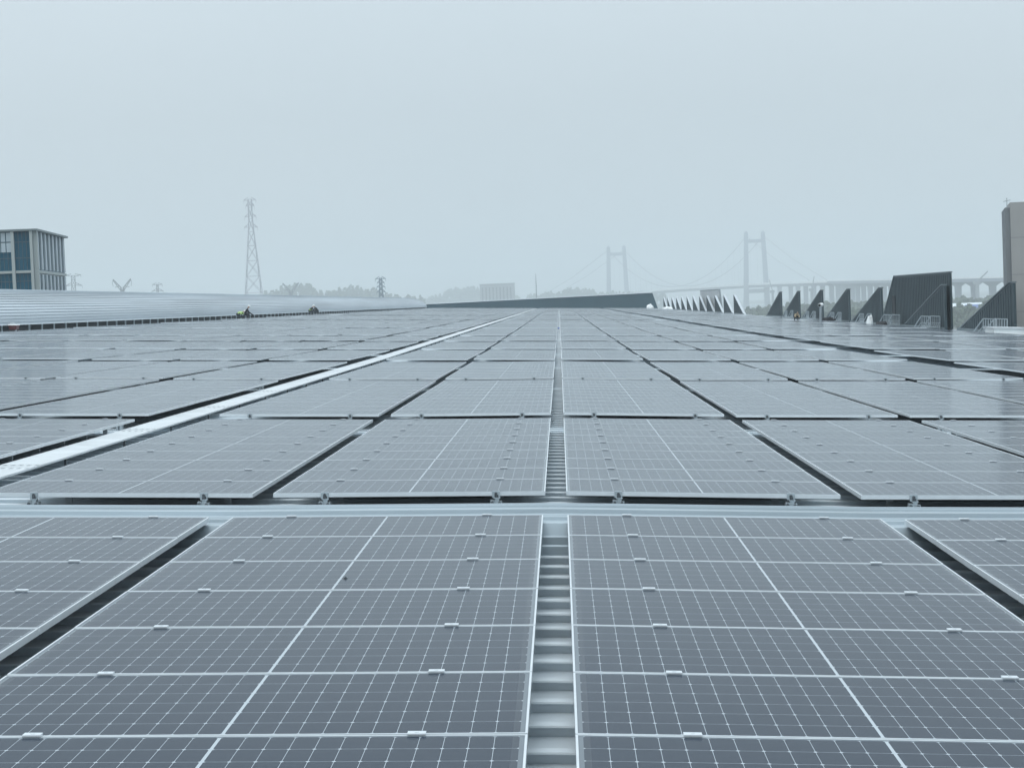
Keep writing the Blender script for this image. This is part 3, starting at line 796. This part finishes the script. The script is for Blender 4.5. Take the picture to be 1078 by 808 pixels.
for s in (-1, 1):
    a1, a2 = V3(T1, HC + 117) + Vector((s * 18.5, 0, 0)), V3(T2, HC + 119) + Vector((s * 17.5, 0, 0))
    pts = []
    for i in range(25):
        f = i / 24; p = a1.lerp(a2, f); p.z = lerp(f, [(0, a1.z), (1, a2.z)]) - 4 * (96) * f * (1 - f); pts.append(p)
    mb = MB().tube(pts, .8)
    e1 = V3(T1 - ax * 420, HC + 11) + Vector((s * 15, 0, 0)); mb.tube([a1, a1.lerp(e1, .5) - Vector((0, 0, 6)), e1], .9)
    e2 = V3(at(862, 3450), HC + 18) + Vector((s * 15, 0, 0)); mb.tube([a2, a2.lerp(e2, .5) - Vector((0, 0, 5)), e2], .5)
    mb.build('main_cable', M_cable, br)
    mb = MB()
    for i in range(1, 24): mb.bar(pts[i], Vector((pts[i].x, pts[i].y, lerp(i / 24, [(0, zd1), (.5, HC + 18), (1, zd2)]))), .2)
    mb.build('hangers', M_cable, br)
vd = empty('viaduct', Matrix.Identity(4)); tag(vd, 'long hazy concrete viaduct on many piers leading to the bridge', 'viaduct')
vpth = [V3(at(px, D), HC + dz) for px, D, dz in ((880, 3196, 15.4), (905, 2900, 13), (940, 2600, 10.5), (980, 2360, 8.5), (1020, 2200, 7.2), (1065, 2060, 6), (1130, 1900, 5.5), (1260, 1700, 5))]
ribbon(MB(), vpth, 30, 3.6).build('deck', M_bridge, vd)
mb = MB(); ribbon(mb, [p + Vector((-14.6, 0, 1.4)) for p in vpth], .5, 1.4); mb.build('railing', M_deck, vd)
def piers(pth, step, par, start=20, w=7):
    d = start; acc = 0
    for a, b in zip(pth, pth[1:]):
        L = (b - a).length
        while d < acc + L:
            p = a.lerp(b, (d - acc) / L); mb = MB()
            mb.bar((p.x, p.y, -1), (p.x, p.y, p.z - 8.5), w * .9, 0, w); mb.hexa([(p.x - 4, p.y - 3, p.z - 8.6), (p.x + 4, p.y - 3, p.z - 8.6), (p.x + 4, p.y + 3, p.z - 8.6), (p.x - 4, p.y + 3, p.z - 8.6)],
                [(p.x - 11, p.y - 3, p.z - 3.8), (p.x + 11, p.y - 3, p.z - 3.8), (p.x + 11, p.y + 3, p.z - 3.8), (p.x - 11, p.y + 3, p.z - 3.8)])
            mb.build('pier', M_bridge, par); d += step
        acc += L
piers(vpth, 62, vd); piers(path[4:], 95, br, 90, 8)

# ------------------------------------------------------------------ cranes, pylons, mast
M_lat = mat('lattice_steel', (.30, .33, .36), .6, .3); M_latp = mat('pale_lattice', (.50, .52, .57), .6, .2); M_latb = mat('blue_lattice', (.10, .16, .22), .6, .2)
def crane(px, D, boom, label):
    c = at(px, D); t = empty('crane', Matrix.Translation((c.x, c.y, 0))); tag(t, label, 'crane', 'construction cranes along the viaduct')
    zb = HC + 2
    mb = MB(); mb.bar((0, 0, 0), (0, 0, zb), 3.2); mb.box(-4, 4, -4, 4, 0, 2); mb.build('mast', M_lat, t)
    mb = MB(); e = Vector(boom); b0 = Vector((0, 0, zb)); u = Vector((0, 0, 1.6))
    mb.bar(b0, b0 + e, 1.0); mb.bar(b0 + u, b0 + e, .7)
    for i in range(6):
        mb.bar(b0 + e * (i / 6), b0 + u * (1 - (i + .5) / 6) + e * ((i + .5) / 6), .5)
    mb.build('boom', M_lat, t)
    MB().box(-3.5, 2.5, -2, 2, zb - 2, zb + 1.5).build('cab', M_lat, t)
crane(813, 2700, (-4, 0, 16), 'hazy crane with steep boom close to the right bridge tower')
crane(854, 2500, (4, 0, 17), 'hazy crane with upright boom above the viaduct over the fins')
crane(1028, 1950, (11, 0, 11), 'hazy crane with slanting boom rising over the viaduct by the concrete tower')

def pylon(px, D, ztop, wb, wt, arms, label, m, th=.3, kind='straight', lean=0):
    """square lattice tower from the ground; ztop in metres above the ground"""
    c = at(px, D); t = empty('pylon', Matrix.Translation((c.x, c.y, 0)) @ Matrix.Rotation(R(14), 4, 'Z')); tag(t, label, 'pylon', 'power pylons beyond the roof')
    mb = MB(); n = 11
    zs = [ztop * (1 - (1 - i / n) ** 1.25) for i in range(n + 1)]
    def hw(z): return (wb + (wt - wb) * min(1, z / (ztop * .86))) / 2
    for z0, z1 in zip(zs, zs[1:]):
        a, b = hw(z0), hw(z1)
        C0 = [(-a, -a, z0), (a, -a, z0), (a, a, z0), (-a, a, z0)]; C1 = [(-b, -b, z1), (b, -b, z1), (b, b, z1), (-b, b, z1)]
        for k in range(4):
            r = (k + 1) % 4
            mb.bar(C0[k], C1[k], th * 1.3); mb.bar(C0[k], C1[r], th * .7); mb.bar(C0[r], C1[k], th * .7); mb.bar(C1[k], C1[r], th * .7)
    mb.build('mast', m, t)
    for z, L, droop in arms:
        ar = MB(); w = hw(z)
        for s in (-1, 1):
            tip = Vector((s * L, 0, z + droop))
            for y in (-w, w):
                ar.bar((s * w, y, z), tip, th * .8); ar.bar((s * w, y, z + 1.6), tip, th * .8)
            ar.bar((s * (w + L) / 2, 0, z), (s * (w + L) / 2, 0, z + 1), th * .6)
        o = ar.build('crossarm', m, t)
        ins = MB()
        for s in (-1, 1): ins.bar((s * L, 0, z + droop), (s * L, 0, z + droop - 1.7), th * .5)
        ins.build('insulator', m, o)
    return t
big = HC + 59.5
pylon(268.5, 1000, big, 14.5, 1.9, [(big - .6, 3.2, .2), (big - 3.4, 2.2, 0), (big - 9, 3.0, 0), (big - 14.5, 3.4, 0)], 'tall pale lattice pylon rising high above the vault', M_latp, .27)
def hh(px, y, D): return HC + (hz(px) - y) / F * D
z = hh(79, 290, 1300); pylon(79.5, 1300, z, 9, 2.4, [(z - .4, 5.2, .9), (z - 6.3, 5.8, -.6)], 'dark pylon top just right of the glass office block', M_lat, .42)
z = hh(167, 299, 1500); pylon(167.5, 1500, z, 8, 1.3, [(z - .5, 3.8, .3), (z - 5.0, 4.6, -.6)], 'smallest pylon top showing over the vault, between two taller ones', M_lat, .42)
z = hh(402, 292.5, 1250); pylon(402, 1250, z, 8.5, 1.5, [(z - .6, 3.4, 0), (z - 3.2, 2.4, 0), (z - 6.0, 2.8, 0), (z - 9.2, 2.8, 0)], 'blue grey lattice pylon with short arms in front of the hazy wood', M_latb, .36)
def ypylon(px, y, D, label, m):
    c = at(px, D); zt = hh(px, y, D); t = empty('pylon', Matrix.Translation((c.x, c.y, 0))); tag(t, label, 'pylon', 'power pylons beyond the roof')
    zf = zt - 6.2; mb = MB()
    for sx in (-1, 1):
        for sy in (-1, 1): mb.bar((sx * 4, sy * 4, 0), (sx * .8, sy * .8, zf), .45)
    for i in range(8):
        z0, z1 = zf * i / 8, zf * (i + 1) / 8; a, b = 4 - 3.2 * i / 8, 4 - 3.2 * (i + 1) / 8
        for sy in (-1, 1): mb.bar((-a, sy * a, z0), (b, sy * b, z1), .3); mb.bar((a, sy * a, z0), (-b, sy * b, z1), .3)
        for sx in (-1, 1): mb.bar((sx * a, -a, z0), (sx * b, b, z1), .3); mb.bar((sx * a, a, z0), (sx * b, -b, z1), .3)
    mb.build('mast', m, t)
    for s in (-1, 1):
        ar = MB(); tip = Vector((s * 6.0, 0, zt))
        ar.bar((s * .4, 0, zf), tip, .6); ar.bar((s * .9, 0, zf - 2), tip + Vector((0, 0, -.8)), .4)
        for k in range(1, 5): ar.bar(Vector((s * .4, 0, zf)).lerp(tip, k / 5), Vector((s * .9, 0, zf - 2)).lerp(tip + Vector((0, 0, -.8)), (k - .5) / 5), .3)
        ar.bar((s * 2.2, 0, zf + 1.2), (s * 5.0, 0, zf + .8), .4)
        o = ar.build('crossarm', m, t); MB().tube([tip, tip + Vector((s * .6, 0, -2.5)), tip + Vector((s * .1, 0, -5))], .22).build('insulator', m, o)
ypylon(130.5, 293.5, 1300, 'Y shaped pylon top over the vault, nearest to the glass office block', M_lat)
ypylon(307.5, 297.5, 1450, 'Y shaped pylon in front of the hazy wood beyond the vault', M_lat)
c = at(565, 1500); t = empty('mast', Matrix.Translation((c.x, c.y, 0))); tag(t, 'thin lone mast standing beyond the far wall', 'mast'); z = hh(565, 288, 1500)
MB().bar((0, 0, 0), (0, 0, z - 8), 1.0, 0, .55, 8).build('pole', M_lat, t); MB().bar((0, 0, z - 8), (0, 0, z), .5, 0, .2, 8).build('tip', M_lat, t)

# ------------------------------------------------------------------ buildings
M_glass = mat('blue_glass', (.004, .082, .135), .2, 0, .25, .12, spec=.12); M_glass2 = mat('sky_pale_glass', (.42, .50, .55), .15, .2, .1, .3)
M_pier = mat('pale_stone', (.36, .40, .40), .7, 0, .06, .2); M_fin = mat('aluminium_fin', (.40, .46, .50), .5, .2, .05, .3); M_slabedge = mat('roof_edge_metal', (.16, .20, .21), .5, .2); M_mull = mat('mullion', (.05, .09, .12), .5)
DB = 210; q_ = DB / 320
co = at(39, DB); cl_ = at(-30, DB - 1); cr_ = at(71, DB + 22)
ob = empty('office_block', Matrix.Translation((co.x, co.y, 0))); tag(ob, 'blue glass office block with pale stone piers and upright metal fins', 'building')
H = hh(39, 240.5, DB)
eL = Vector((cl_.x - co.x, cl_.y - co.y, 0)); eR = Vector((cr_.x - co.x, cr_.y - co.y, 0)); lL, lR = eL.length, eR.length; eL.normalize(); eR.normalize()
nL = Vector((-eL.y, eL.x, 0)); nL = nL if nL.y < 0 else -nL
nR = Vector((-eR.y, eR.x, 0)); nR = nR if nR.x > 0 else -nR
def wallbox(mb, e, nrm, a, b, z0, z1, d0, d1, m=0):
    p = [e * a + nrm * d0, e * b + nrm * d0, e * b + nrm * d1, e * a + nrm * d1]
    mb.hexa([q + Vector((0, 0, z0)) for q in p], [q + Vector((0, 0, z1)) for q in p], m)
ZBELT = hh(39, 285.5, DB); ZT = H - .22
mb = MB(); back = eL * lL + eR * lR
mb.hexa([Vector((0, 0, 0)), eL * lL, back, eR * lR], [q + Vector((0, 0, ZT - .02)) for q in (Vector((0, 0, 0)), eL * lL, back, eR * lR)])
mb.build('glass_wall', M_glass, ob)
mb = MB(); q4 = [eL * lL + nL * .6 - eR * 0, Vector((0, 0, 0)) + nL * .6 + nR * .6, eR * lR + nR * .6, back]
mb.hexa([q + Vector((0, 0, ZT)) for q in q4], [q + Vector((0, 0, H)) for q in q4]); mb.build('roof_slab', M_slabedge, ob)
# storeys of glass between piers
mb = MB(); ps = []
a = .0; px2m = lambda px: (39 - px) / F * DB
for x0, x1 in ((36.2, 39), (16.8, 20.0), (-3.0, 0.2)):
    w = MB(); wallbox(w, eL, nL, px2m(x1), px2m(x0), 0, ZT, .02, .5); w.build('pier', M_pier, ob)
w = MB(); wallbox(w, eR, nR, 0, .6, 0, ZT, .02, .48); w.build('pier', M_pier, ob)
w = MB(); wallbox(w, eL, nL, .3, lL, ZBELT - .12, ZBELT + .16, .03, .3); wallbox(w, eR, nR, .61, lR, ZBELT - .12, ZBELT + .16, .03, .22); w.build('belt_course', M_pier, ob)
bays = [(px2m(36.2), px2m(20.0)), (px2m(16.8), px2m(0.2))]
for bi, (a, b) in enumerate(bays):
    for z0, z1 in ((ZBELT + .3, ZT), (ZBELT - 11, ZBELT - .25)):
        f = MB(); nm = 4
        for i in range(1, nm): wallbox(f, eL, nL, a + (b - a) * i / nm - .03, a + (b - a) * i / nm + .03, z0, z1, .01, .06)
        zz = z0 + 1.2
        while zz < z1: wallbox(f, eL, nL, a, b, zz, zz + .08, .012, .05); zz += 1.75
        f.build('window_grid', M_mull, ob)
    if bi == 1:                      # top storey of the outer bay: opaque panes, sky brightness painted in their colour
        f = MB()
        for i in range(3):
            for k in range(2):
                wallbox(f, eL, nL, a + (b - a) * (i + .08) / 3, a + (b - a) * (i + .92) / 3, ZT - 1.1 - k * 1.15, ZT - .12 - k * 1.1, .09, .11)
        f.build('sky_pale_pane', M_glass2, ob)
ob_l = lR; nf = 8
for i in range(nf):
    a = .65 + (lR - .65) * (i + .35) / nf
    f = MB(); wallbox(f, eR, nR, a, a + (lR / nf) * .42, ZBELT + .3, ZT, .02, .2); wallbox(f, eR, nR, a, a + (lR / nf) * .42, 0, ZBELT - .25, .02, .2)
    f.build('fin', M_fin, ob)
mb = MB(); a0 = eL * 5 + eR * 3 + Vector((0, 0, H)); mb.bar(a0, a0 + Vector((0, 0, .55)), .08); mb.bar(a0 + eL * .5 + Vector((0, 0, .3)), a0 - eL * .4 + Vector((0, 0, .5)), .07)
mb.build('roof_antenna', M_steel, ob)

M_far = mat('hazy_block', (.30, .32, .34), .8, 0, .05, .02); M_win = mat('dark_windows', (.08, .1, .12), .4)
c = at(524, 3000); t = empty('distant_block', Matrix.Translation((c.x, c.y, 0))); tag(t, 'wide faint block building with upright stripes beyond the far wall', 'building'); z = hh(524, 299, 3000)
MB().box(-27, 27, 0, 30, 0, z).build('wall', M_far, t); MB().box(-28, 28, -1, 31, z + .01, z + 1).build('roof', M_far, t)
for i in range(9):
    MB().box(-24 + i * 5.5, -22 + i * 5.5, -.3, -.02, 5, z - 5).build('window_strip', M_win, t)
rn = random.Random(9)
for px, D, w, h, lb in ((1017, 1500, 34, 9, 'low pale shed among the trees, right of the screen wall'), (1036, 1460, 26, 8, 'low blue roofed shed among the trees near the concrete tower')):
    c = at(px, D); t = empty('shed', Matrix.Translation((c.x, c.y, 0))); tag(t, lb, 'shed')
    MB().box(-w / 2, w / 2, 0, 16, 0, h).build('wall', M_far, t)
    mb = MB(); m2 = M_cap if 'pale' in lb else M_blue
    mb.hexa([(-w / 2 - .5, -.5, h + .02), (w / 2 + .5, -.5, h + .02), (w / 2 + .5, 16.5, h + .02), (-w / 2 - .5, 16.5, h + .02)],
            [(-w / 2 - .5, 7.5, h + 3), (w / 2 + .5, 7.5, h + 3), (w / 2 + .5, 8.5, h + 3), (-w / 2 - .5, 8.5, h + 3)])
    mb.build('roof', m2, t)

# ------------------------------------------------------------------ haze
hm = bpy.data.materials.new('haze'); hm.use_nodes = True; t = hm.node_tree; t.nodes.clear()
pv = t.nodes.new('ShaderNodeVolumePrincipled'); pv.inputs['Color'].default_value = (.91, .965, 1, 1)
pv.inputs['Density'].default_value = HAZE; pv.inputs['Anisotropy'].default_value = .35
ho = t.nodes.new('ShaderNodeOutputMaterial'); t.links.new(pv.outputs[0], ho.inputs['Volume'])
h = MB().box(-4600, 4600, -1000, 7600, -1, 170).build('haze', hm); tag(h, kind='stuff', label='thin pale haze filling the air over the whole place', cat='haze')
